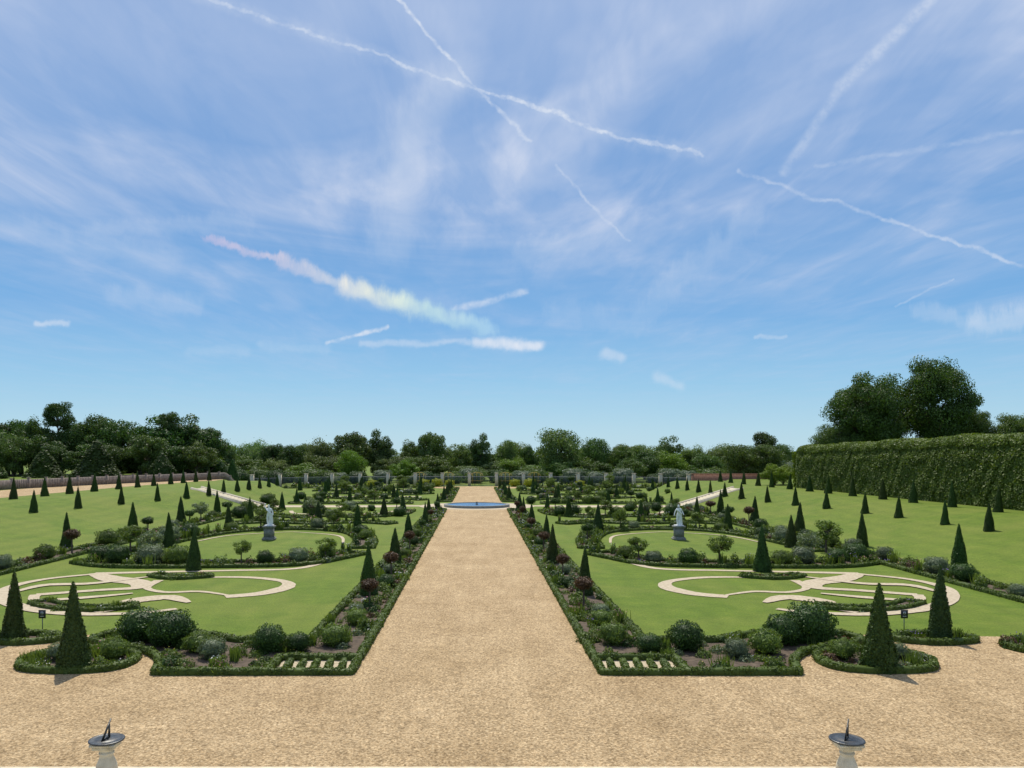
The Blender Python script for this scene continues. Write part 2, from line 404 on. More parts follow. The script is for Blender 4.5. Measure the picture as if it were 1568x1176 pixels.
ST_R = standard_mesh(M_red, .6, 2200, .04); ST_D = standard_mesh(M_dk, .65, 2200, .04); ST_G = standard_mesh(M_green, 1.5, 2000, .045); ST_S = standard_mesh(M_grey, 1.7, 1900, .045)
def standard(x, y, h, me, name='standard_tree', w=1.):
    h *= random.uniform(.85, 1.12); w *= random.uniform(.85, 1.2)
    k = h / 1.65; obj(name, me, (x, y, gz(x, y)), (k * w, k * w, k), random.uniform(0, 6), tuple([random.uniform(.8, 1.25)] * 3))
def shrub(x, y, r, me, name='round_shrub', sz=1.):
    r *= random.uniform(.82, 1.1)
    obj(name, me, (x, y, gz(x, y)), (r, r, r * sz * random.uniform(.85, 1.05)), random.uniform(0, 6), tuple([random.uniform(.8, 1.3)] * 3))

# ------------------------------------------------------------------ parterre, both sides
for sg in (1, -1):
    mx = lambda P: [(sg * x, y) for x, y in P]
    front = catmull([(11.0, 26.4), (11.5, 28.0), (12.7, 29.4), (14.8, 30.4), (15.5, 31.4), (14.4, 32.6), (12., 32.3), (9.6, 31.)], 4)
    bed(mx([(7.2, 26.4)] + front + [(6.7, 31), (6.5, 50), (6.4, 70), (6.4, 90), (6.4, 106), (4.3, 106), (4.3, 90), (4.3, 70), (4.3, 50), (4.3, 31), (4.3, 28.3), (7.2, 28.3)]), 1.7, hmax=.55)
    acc = Acc()
    sheet('corner_sand', mx([(4.3, 26.4), (7.1, 26.4), (7.1, 28.2), (4.3, 28.2)]), .022, M_pale)
    hedge_strip(acc, mx([(7.1, 26.4), (4.3, 26.4), (4.3, 28.2)]), .26, .22, mat=0)
    for i in range(5):
        xx = 4.7 + i * .48; hedge_strip(acc, mx([(xx, 26.7), (xx + .08, 27.9)]), .22, .2, mat=0)
    obj('box_hedge', acc.mesh('box_hedge', [M_box]))
    sheet('gravel_bay', mx(catmull([(10.6, 26.2), (34, 26.2), (34, 31), (24, 31.7), (19, 32.1), (16, 32.2), (14.5, 30.6), (12, 29)], 4, True)), .015, M_gravel)
    bed(mx(catmull([(12.5, 27.2), (13.6, 26.6), (15.6, 26.8), (16.4, 28), (15.6, 29.3), (14, 29.5), (12.6, 28.6)], 4, True)), 2.2, z=.028, hmax=.45)
    bed(mx(catmull([(16.8, 31.2), (18.2, 30.5), (20, 31), (19.6, 31.9), (18, 32.1)], 4, True)), 2., z=.028, hmax=.4)
    bed(mx(catmull([(20.6, 30), (21.8, 28.6), (26, 28.2), (28, 30), (26, 31.2), (22, 31.2)], 4, True)), 1.6, z=.028)
    C = lambda P: mx(catmull(P, 8))
    ribbon(C([(10.2, 57.5), (10.6, 54.5), (12, 51.0), (16, 50.2), (20, 49.6), (24.2, 48.9)]), [.35, .6, .6, .8], z=.024)
    ribbon(C([(18.6, 46.6), (16, 47.4), (13.6, 47.2), (11.4, 45.8), (10.8, 43.8), (11.7, 41.8), (13.3, 40.9)]), [.2, .6, .6, 1.1, .9], z=.028)
    ribbon(C([(13.3, 41.3), (15.2, 42.4), (17, 42.2), (18.6, 43.6), (19, 46.2)]), [.2, .5, .4, .6], z=.032)
    ribbon(C([(24.2, 48.9), (22.2, 46.9), (19.8, 45.3), (19.2, 43.6), (21, 42.8), (23.6, 41.4)]), [.7, 1.7, 1.1, .7, .7], z=.036)
    ribbon(C([(24, 48.6), (26, 46.6), (26.4, 43.6), (24.6, 40.2), (22, 37.8), (18.8, 36.4), (16, 36.6), (14.6, 37.6)]), [.5, .6, .8, .9, .6, .4], z=.040)
    ribbon(C([(14.6, 39.2), (16.2, 40.6), (17.6, 39.6), (17.4, 38), (18.2, 36.8)]), [.25, 1.5, 1., .7], z=.044)
    ribbon(C([(18.6, 41.8), (20.4, 40.6), (22.6, 39.8), (23.6, 41.4)]), [.3, .7, .5, .6], z=.048)
    ribbon(C([(20.2, 47.4), (22.4, 45), (24.8, 44.4), (25.2, 42)]), [.3, .7, .8, .2], z=.052)
    bed(mx(band_poly(catmull([(16.8, 38.2), (18.6, 37.4), (20.6, 38.0), (22.2, 39.2)], 5), .9)), 3., hmax=.32, z=.056, hh=.2, hw=.22)
    bed(mx(band_poly(catmull([(16.4, 47.8), (18.2, 47.0), (20, 48.0)], 5), .9)), 3., hmax=.32, z=.056, hh=.2, hw=.22)
    bx = RB0 if sg > 0 else LB0
    bed(mx(band_poly(catmull([(9.4, 59), (10.6, 56.4), (12.6, 53.4), (18, 52.6), (24, 52.6), (27.4, 54.5)], 6), 2.4)), 1.7, hmax=.8, z=.03)
    bed([(sg * x, y) for x, y in [(bx - 2.2, 33.5), (bx - .2, 33.5), (bx - .2, 50), (bx - .2, 75), (bx - .2, 108), (bx - 2.2, 108), (bx - 2.2, 75), (bx - 2.2, 50)]], 1.2, hmax=.8)
    bed(mx(band_poly(catmull([(9.2, 62), (10, 69), (12.6, 75.6), (18, 78.4), (23.4, 76), (26, 69), (26.8, 60)], 6), 1.8)), 1.4, hmax=.9, z=.026)
    ribbon(C([(11.4, 66), (13, 72), (18, 75.5)]), [.2, .35, .2], z=.032)
    ribbon(C([(24.4, 66), (23, 72), (18, 75.5)]), [.2, .35, .2], z=.036)
    bed(mx(band_poly(catmull([(9.2, 84), (13, 86), (18, 84.5), (23, 86), (27, 84)], 6), 1.8)), 1.3, hmax=.9, z=.026)
    bed(mx(band_poly(catmull([(9.2, 104), (10, 97), (14, 93), (18, 95), (22, 93), (26, 97), (27, 104)], 6), 1.8)), 1.3, hmax=.9, z=.03)
    ribbon(C([(11, 104), (13, 99), (18, 98), (23, 99), (25, 104)]), [.5, .9, .5], z=.034)
    # far quarters
    bed(mx([(4.1, 124), (6.4, 124), (6.4, 174), (4.1, 174)]), 1., hmax=.8)
    bed(mx([(10, 119), (29, 119), (29, 121), (10, 121)]), 1., hmax=1., z=.03)
    bed(mx(band_poly(catmull([(9, 128), (14, 134), (19, 131), (27, 136)], 6), 2.)), 1., hmax=1., z=.03)
    bed(mx(band_poly(catmull([(9, 150), (16, 145), (24, 150), (30, 147)], 6), 2.2)), 1., hmax=1.1, z=.03)
    bed(mx([(9, 160), (34, 160), (34, 162.5), (9, 162.5)]), 1., hmax=1.2, z=.034)
    bed(mx([(13, 176), (44, 174), (44, 178), (13, 180)]), 1., hmax=1.4, z=.034)
    ribbon(mx([(10, 140), (18, 139), (28, 141)]), [1.5, 2, 1.5], z=.02)
    ribbon(mx([(10, 168), (20, 169), (34, 167)]), [2, 2.5, 2], z=.02)
    for x, y, h in [(14.05, 27.0, 3.25), (18.8, 31.4, 2.95), (5.8, 41.5, 2.75), (5.65, 53, 2.7), (5.7, 68, 2.5), (5.7, 82, 2.5), (5.6, 95, 2.4), (5.5, 104, 2.4),
                    (18.5, 50.2, 2.9), (25.4, 63.5, 2.8), (25, 77, 2.7), (12, 77, 2.8), (17.9, 86, 2.6), (26, 90, 2.6), (11, 94, 2.6), (9.6, 104, 2.4), (22, 100, 2.5), (27, 106, 2.5),
                    (5.3, 126, 2.6), (5.3, 140, 2.6), (5.3, 154, 2.6), (5.3, 168, 2.6), (12, 120, 2.5), (20, 120, 2.5), (28, 120, 2.5), (14, 134, 2.6), (24, 134, 2.6), (11, 148, 2.6), (20, 148, 2.6), (29, 148, 2.6),
                    (12, 161, 2.8), (18, 161, 2.8), (24, 161, 2.8), (31, 161, 2.8), (38, 165, 2.8), (13, 177, 3), (26, 177, 3), (34, 177, 3)]:
        near = y < 45
        yew(sg * x + (0 if near else random.uniform(-.4, .4)), y + (0 if near else random.uniform(-.8, .8)), h, wide=1. if near else random.uniform(.9, 1.25))
    for y in (37.6, 46.8, 60, 74, 88, 100): standard(sg * 5.2, y, 1.65, ST_R if y < 50 else random.choice([ST_R, ST_R, ST_D]))
    for x, y, r, me in [(7.9, 29.6, .66, SH_D[0]), (12.0, 30.6, .9, SH_D[1]), (13.5, 31.2, .9, SH_D[0]), (6.7, 29.4, .55, SH_D[1]), (9.7, 28.5, .55, SH_S), (5.6, 30.6, .6, SH_G[0]), (10.8, 29.4, .6, SH_G[1]),
                        (5.4, 34, .5, SH_G[0]), (5.6, 36, .5, SH_S), (5.3, 44, .5, SH_D[0]), (5.7, 49, .5, SH_S), (5.4, 57, .55, SH_G[1]), (5.4, 64, .55, SH_D[0]), (5.6, 71, .5, SH_G[0]), (5.4, 78, .5, SH_D[1]), (5.4, 86, .5, SH_G[0]),
                        (13.4, 28.6, .5, SH_G[1]), (15.4, 28.4, .5, SH_S), (22, 29.8, .6, SH_S), (23.6, 30, .7, SH_G[1]),
                        (12.3, 53.6, .75, SH_S), (14.4, 53, .7, SH_D[0]), (20.6, 52.8, .8, SH_G[0]), (22.4, 53, 1.0, SH_S), (24.6, 53.2, .8, SH_D[1]), (26.6, 54.4, .9, SH_D[0]), (11, 56.2, .6, SH_G[0]),
                        (10, 69, .7, SH_G[0]), (10.6, 72, .7, SH_D[0]), (16, 77.8, .7, SH_S), (20.5, 77.4, .8, SH_G[1]), (25.8, 70, .8, SH_D[0]), (26.2, 66, .9, SH_S), (24, 75.4, .7, SH_G[0])]:
        shrub(sg * x + random.uniform(-.2, .2), y + random.uniform(-.2, .2), r, me)
    for x, y, h, me in [(16.4, 53.0, 1.8, ST_G), (11.2, 55, 1.7, ST_G), (24, 56, 2.0, ST_S), (27, 60, 2.2, ST_G), (9.8, 66, 1.8, ST_D), (14.2, 77, 1.9, ST_G), (22, 77.4, 1.9, ST_G), (13, 86, 1.9, ST_G), (23, 86, 1.9, ST_D),
                        (16, 94, 1.9, ST_G), (20, 94, 1.9, ST_S), (10, 100, 2., ST_D), (26, 100, 2., ST_G), (16, 120, 2, ST_G), (24, 120, 2, ST_D), (19, 131, 2.2, ST_G), (10, 130, 2, ST_D), (16, 146, 2.2, ST_G), (25, 150, 2.2, ST_G),
                        (15, 161, 2.4, ST_G), (21, 161, 2.4, ST_D), (28, 161, 2.4, ST_G), (17, 177, 2.6, ST_G), (30, 176, 2.6, ST_G), (22, 178, 2.6, ST_D)]:
        standard(sg * x + random.uniform(-.5, .5), y + random.uniform(-.5, .5), h, me, w=1.15)
    for y in np.arange(36, 106, 4.6):
        x = bx - 1.2 + random.uniform(-.4, .4); k = random.random(); y = y + random.uniform(-1.2, 1.2)
        if k < .45: shrub(sg * x, y, random.uniform(.6, .95), random.choice(SH_D + SH_G))
        elif k < .75: standard(sg * x, y, random.uniform(1.7, 2.3), random.choice([ST_G, ST_R, ST_S, ST_D]), w=1.2)
        else: shrub(sg * x, y, random.uniform(.5, .8), SH_S)
    for y in (40., 49.5, 62, 74, 86, 98): yew(sg * (bx + .9), y, 2.9)
    for i in range(45):
        x = random.uniform(8, 33); y = random.choice([120, 133, 148, 161, 177, 104, 94]) + random.uniform(-1.5, 1.5)
        shrub(sg * x, y, random.uniform(.5, 1.0), random.choice(SH_D + SH_G + [SH_S]))

for y in np.arange(40, 146, 6.3):
    c = crest(1, y); yew(30 + (c - 30) * .64, y + random.uniform(-.5, .5), 2.15); yew(45, y + 2 + random.uniform(-.5, .5), 2.45)
for y in np.arange(46, 150, 6.3):
    c = crest(-1, y); yew(-32 - (c - 32) * .68, y + random.uniform(-.5, .5), 2.3); yew(-51.6, y + 2 + random.uniform(-.5, .5), 2.45)

# bank steps
for sg, b0 in ((1, RB0), (-1, LB0)):
    b1 = crest(sg, 113)
    a = Acc(); n = 17
    for i in range(n):
        xa = b0 - .3 + (b1 - b0 + .6) * i / n; xb = b0 - .3 + (b1 - b0 + .6) * (i + 1) / n; z = TZ * (i + 1) / n + .05
        X0, X1 = sorted((sg * xa, sg * xb)); a.box(X0, X1, 111.2, 114.8, -.2, z)
    for yy in (110.7, 114.82):
        V = [(sg * (b0 - .5), yy, -.2), (sg * (b0 - .5), yy + .48, -.2), (sg * (b1 + .5), yy + .48, -.2), (sg * (b1 + .5), yy, -.2), (sg * (b0 - .5), yy, .3), (sg * (b0 - .5), yy + .48, .3), (sg * (b1 + .5), yy + .48, TZ + .3), (sg * (b1 + .5), yy, TZ + .3)]
        a.add(V, [(0, 3, 2, 1), (4, 5, 6, 7), (0, 1, 5, 4), (1, 2, 6, 5), (2, 3, 7, 6), (3, 0, 4, 7)])
    obj('stone_steps', a.mesh('stone_steps', [M_stone]))

# pool
e = empty('fountain_pool', (0, 113, 0)); a = Acc()
a.lathe([(4.3, 0), (4.3, .30), (4.33, .36), (4.75, .36), (4.8, .33), (4.8, 0)], 0, 64)
obj('stone_rim', a.mesh('rim', [M_dstone]), parent=e)
me = bpy.data.meshes.new('water'); me.from_pydata([(x, y, .27) for x, y in circ(0, 0, 4.32, 4.32, 64)], [], [tuple(range(64))]); me.materials.append(M_water); obj('water', me, parent=e)
a = Acc(); a.lathe([(.25, 0), (.22, .3), (.10, .45), (.08, .6), (.18, .66), (.0, .7)], 0, 16); obj('fountain_head', a.mesh('fountain_head', [M_dstone]), parent=e)

# ------------------------------------------------------------------ statues
def statue(x, y, arm_up, flip=1):
    e = empty('marble_statue', (x, y, 0)); e.scale = (flip, 1, 1)
    a = Acc()
    a.box(-.52, .52, -.52, .52, 0, .18); a.box(-.46, .46, -.46, .46, .18, .27); a.box(-.38, .38, -.38, .38, .27, 1.05); a.box(-.45, .45, -.45, .45, 1.05, 1.13); a.box(-.5, .5, -.5, .5, 1.13, 1.24)
    obj('pedestal', a.mesh('pedestal', [M_dstone]), parent=e)
    z = 1.3
    J = [(0, 0, z + .98, .15), (.02, 0, z + 1.15, .125), (.0, 0, z + 1.36, .165), (-.01, -.01, z + 1.52, .065), (-.03, -.03, z + 1.63, .085), (-.03, -.04, z + 1.73, .095), (-.03, -.02, z + 1.82, .06),
         (.19, 0, z + 1.42, .075), (-.19, 0, z + 1.42, .075)]
    E = [(0, 1), (1, 2), (2, 3), (3, 4), (4, 5), (5, 6), (2, 7), (2, 8)]
    def ch(start, pts):
        p = start
        for q in pts: J.append(q); E.append((p, len(J) - 1)); p = len(J) - 1
    ch(7, [(.32, -.02, z + 1.16, .055), (.38, -.16, z + .96, .042), (.40, -.2, z + .90, .04)])
    if arm_up: ch(8, [(-.38, -.05, z + 1.58, .055), (-.30, -.08, z + 1.84, .042), (-.27, -.08, z + 1.93, .038)])
    else: ch(8, [(-.34, .02, z + 1.15, .055), (-.42, -.08, z + .9, .042), (-.44, -.1, z + .82, .038)])
    ch(0, [(.11, 0, z + .9, .12), (.14, -.05, z + .5, .085), (.16, .03, z + .1, .055), (.17, -.1, z + .04, .045)])
    ch(0, [(-.11, 0, z + .9, .12), (-.15, -.02, z + .5, .09), (-.12, .02, z + .1, .055), (-.13, -.11, z + .04, .045)])
    me = bpy.data.meshes.new('figure'); me.from_pydata([j[:3] for j in J], E, []); me.materials.append(M_marble)
    o = obj('figure', me, parent=e)
    o.modifiers.new('skin', 'SKIN'); sv = me.skin_vertices[0].data
    for i, j in enumerate(J): sv[i].radius = (j[3], j[3])
    sv[0].use_root = True
    s = o.modifiers.new('sub', 'SUBSURF'); s.levels = 2; s.render_levels = 2
    a = Acc(); k = 30; V = []; rows = 14
    for i in range(rows + 1):
        t = i / rows
        for j in range(k):
            th = 2 * math.pi * j / k; r = (.15 + .05 * t + .025 * math.sin(th * 6 + t * 3) * (.4 + t))
            V.append((.12 + r * math.cos(th), r * math.sin(th) * .8 + .08, z + 1.04 + .08 * math.cos(th) - t * 1.04))
    a.add(V, [(i * k + j, i * k + (j + 1) % k, (i + 1) * k + (j + 1) % k, (i + 1) * k + j) for i in range(rows) for j in range(k)])
    a.tube([(-.22, -.1, z + 1.4), (0, -.2, z + 1.22), (.2, -.16, z + 1.02)], [.05, .06, .07])
    a.box(-.36, .36, -.34, .34, 1.24, 1.32)
    obj('drapery', a.mesh('drapery', [M_marble], (0,)), parent=e)
statue(-18.4, 68.5, True); statue(17.9, 68.5, False)
# ------------------------------------------------------------------ sundials
def sundial(x, y, rz):
    e = empty('sundial', (x, y, .43), 0); a = Acc()
    a.box(-.34, .34, -.34, .34, 0, .12); a.box(-.28, .28, -.28, .28, .12, .18)
    a.lathe([(.24, .18), (.25, .22), (.2, .26), (.15, .30), (.17, .42), (.215, .56), (.20, .68), (.14, .82), (.125, .88), (.15, .90), (.15, .93), (.12, .95), (.19, 1.01), (.2, 1.03)], 0, 28)
    a.box(-.21, .21, -.21, .21, 1.03, 1.10); a.box(-.25, .25, -.25, .25, 1.10, 1.15)
    obj('pedestal', a.mesh('sd_ped', [M_stone]), parent=e)
    a = Acc(); a.lathe([(0, 1.152), (.30, 1.155), (.345, 1.17), (.35, 1.185), (.345, 1.2), (.31, 1.202), (.30, 1.197), (.2, 1.2), (.19, 1.205), (0, 1.205)], 0, 40)
    obj('dial_plate', a.mesh('sd_plate', [M_bronze], (0,)), parent=e)
    a = Acc(); t = .013
    def plate(pts):
        V = [(-t, p, z) for p, z in pts] + [(t, p, z) for p, z in pts]
        a.add(V, [(0, 1, 2, 3), (7, 6, 5, 4), (0, 4, 5, 1), (1, 5, 6, 2), (2, 6, 7, 3), (3, 7, 4, 0)])
    plate([(-.18, 1.205), (-.12, 1.205), (.15, 1.56), (.14, 1.58)]); plate([(.06, 1.205), (.11, 1.205), (.10, 1.47), (.075, 1.44)]); plate([(-.12, 1.205), (.06, 1.205), (.06, 1.24), (-.09, 1.24)])
    obj('gnomon', a.mesh('sd_gn', [M_bronze]), parent=e, rz=rz)
sundial(-7.66, 16, math.radians(-8)); sundial(7.66, 16, math.radians(-38))

# ------------------------------------------------------------------ signs
for sg in (1, -1):
    e = empty('garden_sign', (sg * 18.35 + (0 if sg > 0 else -.3), 33.2, 0)); a = Acc()
    a.box(-.015, .015, -.01, .01, 0, .55); obj('stake', a.mesh('stake', [M_iron]), parent=e)
    a = Acc(); a.box(-.15, .15, -.035, -.012, .5, .86, 0)
    a.box(-.05, .05, -.038, -.0352, .68, .78, 1); a.box(-.08, .08, -.038, -.0352, .58, .60, 1); a.box(-.03, .03, -.0405, -.0385, .70, .76, 0)
    obj('panel', a.mesh('panel', [M_sign, M_white]), parent=e)

# ------------------------------------------------------------------ fences and walls
def fence(name, P, h, step, mat, bar=.04, post=8, ph=1.15, pw=.14, z=0, pm=None):
    a = Acc(); R = resample(P, step, False)
    for i, p in enumerate(R):
        zz = gz(p.x, p.y) if z is None else z
        a.box(p.x - bar / 2, p.x + bar / 2, p.y - bar / 2, p.y + bar / 2, zz, zz + h)
        if i % post == 0: a.box(p.x - pw, p.x + pw, p.y - pw, p.y + pw, zz, zz + h * ph, 1); a.box(p.x - pw * 1.25, p.x + pw * 1.25, p.y - pw * 1.25, p.y + pw * 1.25, zz + h * ph, zz + h * ph + .1, 1)
        if i < len(R) - 1:
            q = R[i + 1]; z2 = gz(q.x, q.y) if z is None else z
            for hh in (.15, h - .1): a.tube([(p.x, p.y, zz + hh), (q.x, q.y, z2 + hh)], [.045, .045], 0, 4)
    obj(name, a.mesh(name, [mat, pm or mat]))
fence('terrace_fence', [(-67, 60), (-67, 112), (-60, 138), (-52, 158), (-46, 170)], 1.35, .32, M_wood, .2, 10, 1.1, .16, None)
fence('iron_screen', [(-50, 172), (-36, 184), (-20, 187), (-6, 188), (6, 188), (20, 187), (36, 184), (50, 174)], 2.4, .3, M_iron, .07, 22, 1.3, .38, 0, M_stone)
a = Acc()
for cx in (-14, -7, 0, 7, 14):
    for i in range(7):
        x = cx - 1.5 + i * .5; a.box(x - .04, x + .04, 188.6, 188.7, .1, 2.6 + .5 * math.cos((i - 3) * .5), i % 2)
    a.box(cx - 1.6, cx + 1.6, 188.55, 188.6, 1.2, 1.3, 1); a.tube([(cx + 1.5 * math.cos(t), 188.6, 2.5 + .8 * math.sin(t)) for t in np.linspace(0, math.pi, 12)], [.06] * 12, 1, 5)
obj('wrought_iron_gates', a.mesh('wrought_iron_gates', [M_iron, M_gold]))
a = Acc()
a.box(44, 60, 158, 158.4, 0, 3.6); a.box(43.9, 60.1, 157.93, 158.47, 3.6, 3.75)
obj('brick_wall', a.mesh('brick_wall', [M_brick]))

# ------------------------------------------------------------------ tall clipped hedge on right
M_hedge = foliage('clipped_hornbeam', (.055, .092, .010), (.135, .185, .024), .3, .5)
a = Acc(); n = 260
y0, y1 = 36, 118
def hprof(y): return 6.25 + (y1 - y) / (y1 - 66) * .75 + .12 * math.sin(y * .5) + .08 * math.sin(y * 1.7)
V = []; prof = [(-2.3, 0), (-2.45, .3), (-2.4, .7), (-2.1, .87), (-1.4, .965), (0, .99), (1.4, .965), (2.1, .87), (2.4, .7), (2.3, 0)]; k = len(prof)
def endf(y): return math.sqrt(max(0., 1 - max(0, (y - (y1 - 2.2)) / 2.4) ** 2))
for i in range(n + 1):
    y = y0 + (y1 - y0) * i / n; en = endf(y)
    for u, v in prof: V.append((50.6 + u * max(.15, en), y, TZ + v * hprof(y) * (.8 + .2 * en)))
a.add(V, [(i * k + q, i * k + q + 1, (i + 1) * k + q + 1, (i + 1) * k + q) for i in range(n) for q in range(k - 1)])
C = []; NN = []
for _ in range(120000):
    y = random.uniform(y0 + 14, y1 + .1); en = endf(y)
    if random.random() < .62: v = random.uniform(0, .86); u = -2.5 + (.25 * max(0, v - .7) / .16); nn = (-1, 0, .45)
    else:
        th = random.uniform(.1, math.pi - .0); u = 2.45 * math.copysign(abs(math.cos(th)) ** .7, math.cos(th)); v = .84 + .16 * math.sin(th) ** .8; nn = (math.cos(th), 0, math.sin(th))
    z = TZ + v * hprof(y) * (.8 + .2 * en)
    b = .05 * math.sin(y * .9 + 1.3 * math.sin(z * .8)) * math.sin(z * 1.1 + y * .3) + .035 * math.sin(y * 2.3 + z * 1.9 + math.sin(y * .7) * 3) + random.uniform(-.09, .10)
    C.append((50.6 + (u + b * nn[0]) * max(.15, en), y + random.uniform(-.1, .1), z + b * nn[2] * .8)); NN.append(nn)
a.leaves(np.array(C), np.full(len(C), .12), np.array(NN), 0, spread=.8)
C = np.stack([50.6 + rng.uniform(-2.3, 2.3, 5000), y1 + rng.uniform(-.6, .4, 5000), TZ + rng.uniform(0, 5.4, 5000)], 1)
a.leaves(C, np.full(5000, .13), np.tile([0, 1., .2], (5000, 1)), 0)
obj('clipped_hedge', a.mesh('clipped_hedge', [M_hedge]))

# ------------------------------------------------------------------ trees
def tree_mesh(name, h, r, base, ncl, nleaf, s, kind='round', clr=.27):
    a = Acc(); tw = h * .022 + .1
    tp = [(0, 0, 0), (.15, .1, h * .25), (-.1, .15, h * .5), (0, 0, h * .78)]
    a.tube(tp, [tw * 1.3, tw, tw * .7, tw * .2], 1, 8)
    ch = h - base; cen = []
    for i in range(ncl):
        if kind == 'cedar':
            lvl = random.random(); z = base + ch * (.02 + .93 * lvl); rr = r * (1 - .6 * lvl ** 1.5) * math.sqrt(random.random()); th = random.uniform(0, 6.28)
            cen.append((rr * math.cos(th), rr * math.sin(th), z, r * random.uniform(.2, .36), .38))
        elif kind == 'narrow':
            z = base + ch * random.uniform(.08, .9); t = (z - base) / ch; rr = r * math.sin(math.pi * (.15 + .8 * t)) ** .7 * random.uniform(.3, .8); th = random.uniform(0, 6.28)
            cen.append((rr * math.cos(th), rr * math.sin(th), z, r * .36, .9))
        else:
            d = rng.normal(size=3); d /= np.linalg.norm(d); q = random.uniform(.35, .86)
            zz = d[2] * q; wide = 1.0 if zz > -.3 else .9
            cr = r * clr * random.uniform(.65, 1.35)
            cen.append((d[0] * q * r * wide, d[1] * q * r * wide, base + ch * .5 + zz * ch * .5, cr, .8 if kind == 'round' else .6))
    for i, (x, y, z, cr, fl) in enumerate(cen):
        if i % 3 == 0:
            zs = min(h * .7, max(base * .7, z - 1.5 - .3 * math.hypot(x, y)))
            a.tube([(0, 0, zs), (x * .5, y * .5, (zs + z) / 2 - .2), (x, y, z)], [tw * .45, tw * .28, tw * .1], 1, 5)
        m = nleaf // ncl; d = rng.normal(size=(m, 3)); d /= np.linalg.norm(d, axis=1, keepdims=True)
        rad = rng.uniform(.4, 1.12, m) ** .7
        P = np.array([x, y, z]) + d * rad[:, None] * np.array([cr, cr, cr * fl])
        a.leaves(P, np.full(m, s), d, 0)
        if kind == 'willow':
            P = np.array([x, y, z - cr * .7]) + rng.normal(size=(m // 3, 3)) * np.array([cr * .6, cr * .6, cr * .6]); a.leaves(P, np.full(m // 3, s), None, 0)
    return a.mesh(name, [M_tree, M_bark])
TV = [tree_mesh('broadleaf_a', 14, 6, .8, 60, 14000, .21), tree_mesh('broadleaf_b', 13, 7, .6, 65, 15000, .21, clr=.30), tree_mesh('broadleaf_c', 15, 5, .8, 50, 13000, .21, clr=.34), tree_mesh('broadleaf_d', 12, 6.5, .3, 55, 14000, .21, clr=.24)]
TW = tree_mesh('willow', 13, 7.5, .4, 60, 14000, .21, 'willow', .25)
TN = tree_mesh('narrow', 15, 4, 1, 50, 12000, .2, 'narrow')
TC = tree_mesh('cedar', 18, 7, 6, 80, 18000, .2, 'cedar')
H0 = {TV[0]: 14, TV[1]: 13, TV[2]: 15, TV[3]: 12, TW: 13, TN: 15, TC: 18}
R0 = {TV[0]: 6, TV[1]: 7, TV[2]: 5, TV[3]: 6.5, TW: 7.5, TN: 4, TC: 7}
def T(me, x, y, h, r, color, name='deciduous_tree'):
    w = r / R0[me]; obj(name, me, (x, y, gz(x, y) - .1), (w, w, h / H0[me]), random.uniform(0, 6.28), tuple(c * random.uniform(.9, 1.1) for c in color))
DK = (.75, .88, .95); MID = (1.2, 1.25, 1.35); PALE = (1.7, 1.6, 2.2); BR = (1.8, 1.95, 1.1); HAZE = (1.6, 1.75, 2.8)  # last tint puts bluish distance haze into the leaf colour of far trees
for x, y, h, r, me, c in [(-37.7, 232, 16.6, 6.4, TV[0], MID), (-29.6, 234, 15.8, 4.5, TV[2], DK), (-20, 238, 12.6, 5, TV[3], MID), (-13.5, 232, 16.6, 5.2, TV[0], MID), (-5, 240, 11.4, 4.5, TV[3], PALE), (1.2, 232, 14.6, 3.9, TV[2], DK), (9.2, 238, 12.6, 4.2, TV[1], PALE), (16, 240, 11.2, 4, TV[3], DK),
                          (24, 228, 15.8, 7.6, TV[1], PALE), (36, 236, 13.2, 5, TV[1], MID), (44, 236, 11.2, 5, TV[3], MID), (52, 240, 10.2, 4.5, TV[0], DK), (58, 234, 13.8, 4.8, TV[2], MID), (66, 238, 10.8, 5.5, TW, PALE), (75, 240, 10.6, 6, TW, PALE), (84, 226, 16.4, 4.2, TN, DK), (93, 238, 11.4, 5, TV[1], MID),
                          (-49, 240, 13, 6, TW, PALE), (-56, 234, 11, 4.4, TV[1], DK), (-62, 236, 12.6, 4.8, TV[0], DK), (-70, 238, 11.2, 5.2, TW, HAZE), (-78, 238, 12, 5, TW, HAZE), (-85, 240, 11, 5, TV[1], MID), (-34.5, 212, 9.2, 4.6, TV[1], BR), (-20, 216, 6.5, 4.5, TV[3], BR), (43, 214, 7, 4.5, TV[3], MID)]:
    T(me, x, y, h, r, c)
def forest(pool, count, xr, yr, hr, rr, cols):
    for i in range(count):
        x = xr[0] + (xr[1] - xr[0]) * (i + random.uniform(-.4, .4)) / max(1, count - 1)
        T(random.choice(pool), x, random.uniform(*yr), random.uniform(*hr), random.uniform(*rr), random.choice(cols))
forest(TV + [TW], 36, (-130, 135), (262, 280), (8, 13.6), (5, 8), [MID, HAZE, PALE, HAZE])
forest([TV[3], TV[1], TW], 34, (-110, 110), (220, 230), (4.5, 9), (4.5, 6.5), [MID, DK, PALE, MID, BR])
for i in range(90):
    x = random.uniform(-95, 90); y = random.uniform(196, 212); r = random.uniform(1.4, 3.0)
    obj('understorey_shrub', random.choice(SH_G + SH_D + [SH_S]), (x, y, gz(x, y) - .2), (r * 1.2, r * 1.2, r), random.uniform(0, 6), (.9, .95, 1.1))
for x, y, r in [(-9.5, 184, 1.3), (-6.5, 185, 1.1), (-12.5, 183, 1.2), (9, 184, 1.2), (12.5, 183, 1.3), (-24, 178, 1.2), (24, 180, 1.1)]:
    obj('golden_shrub', SH_G[0], (x, y, 0), (r, r, r), 0, (3., 2.2, .8))
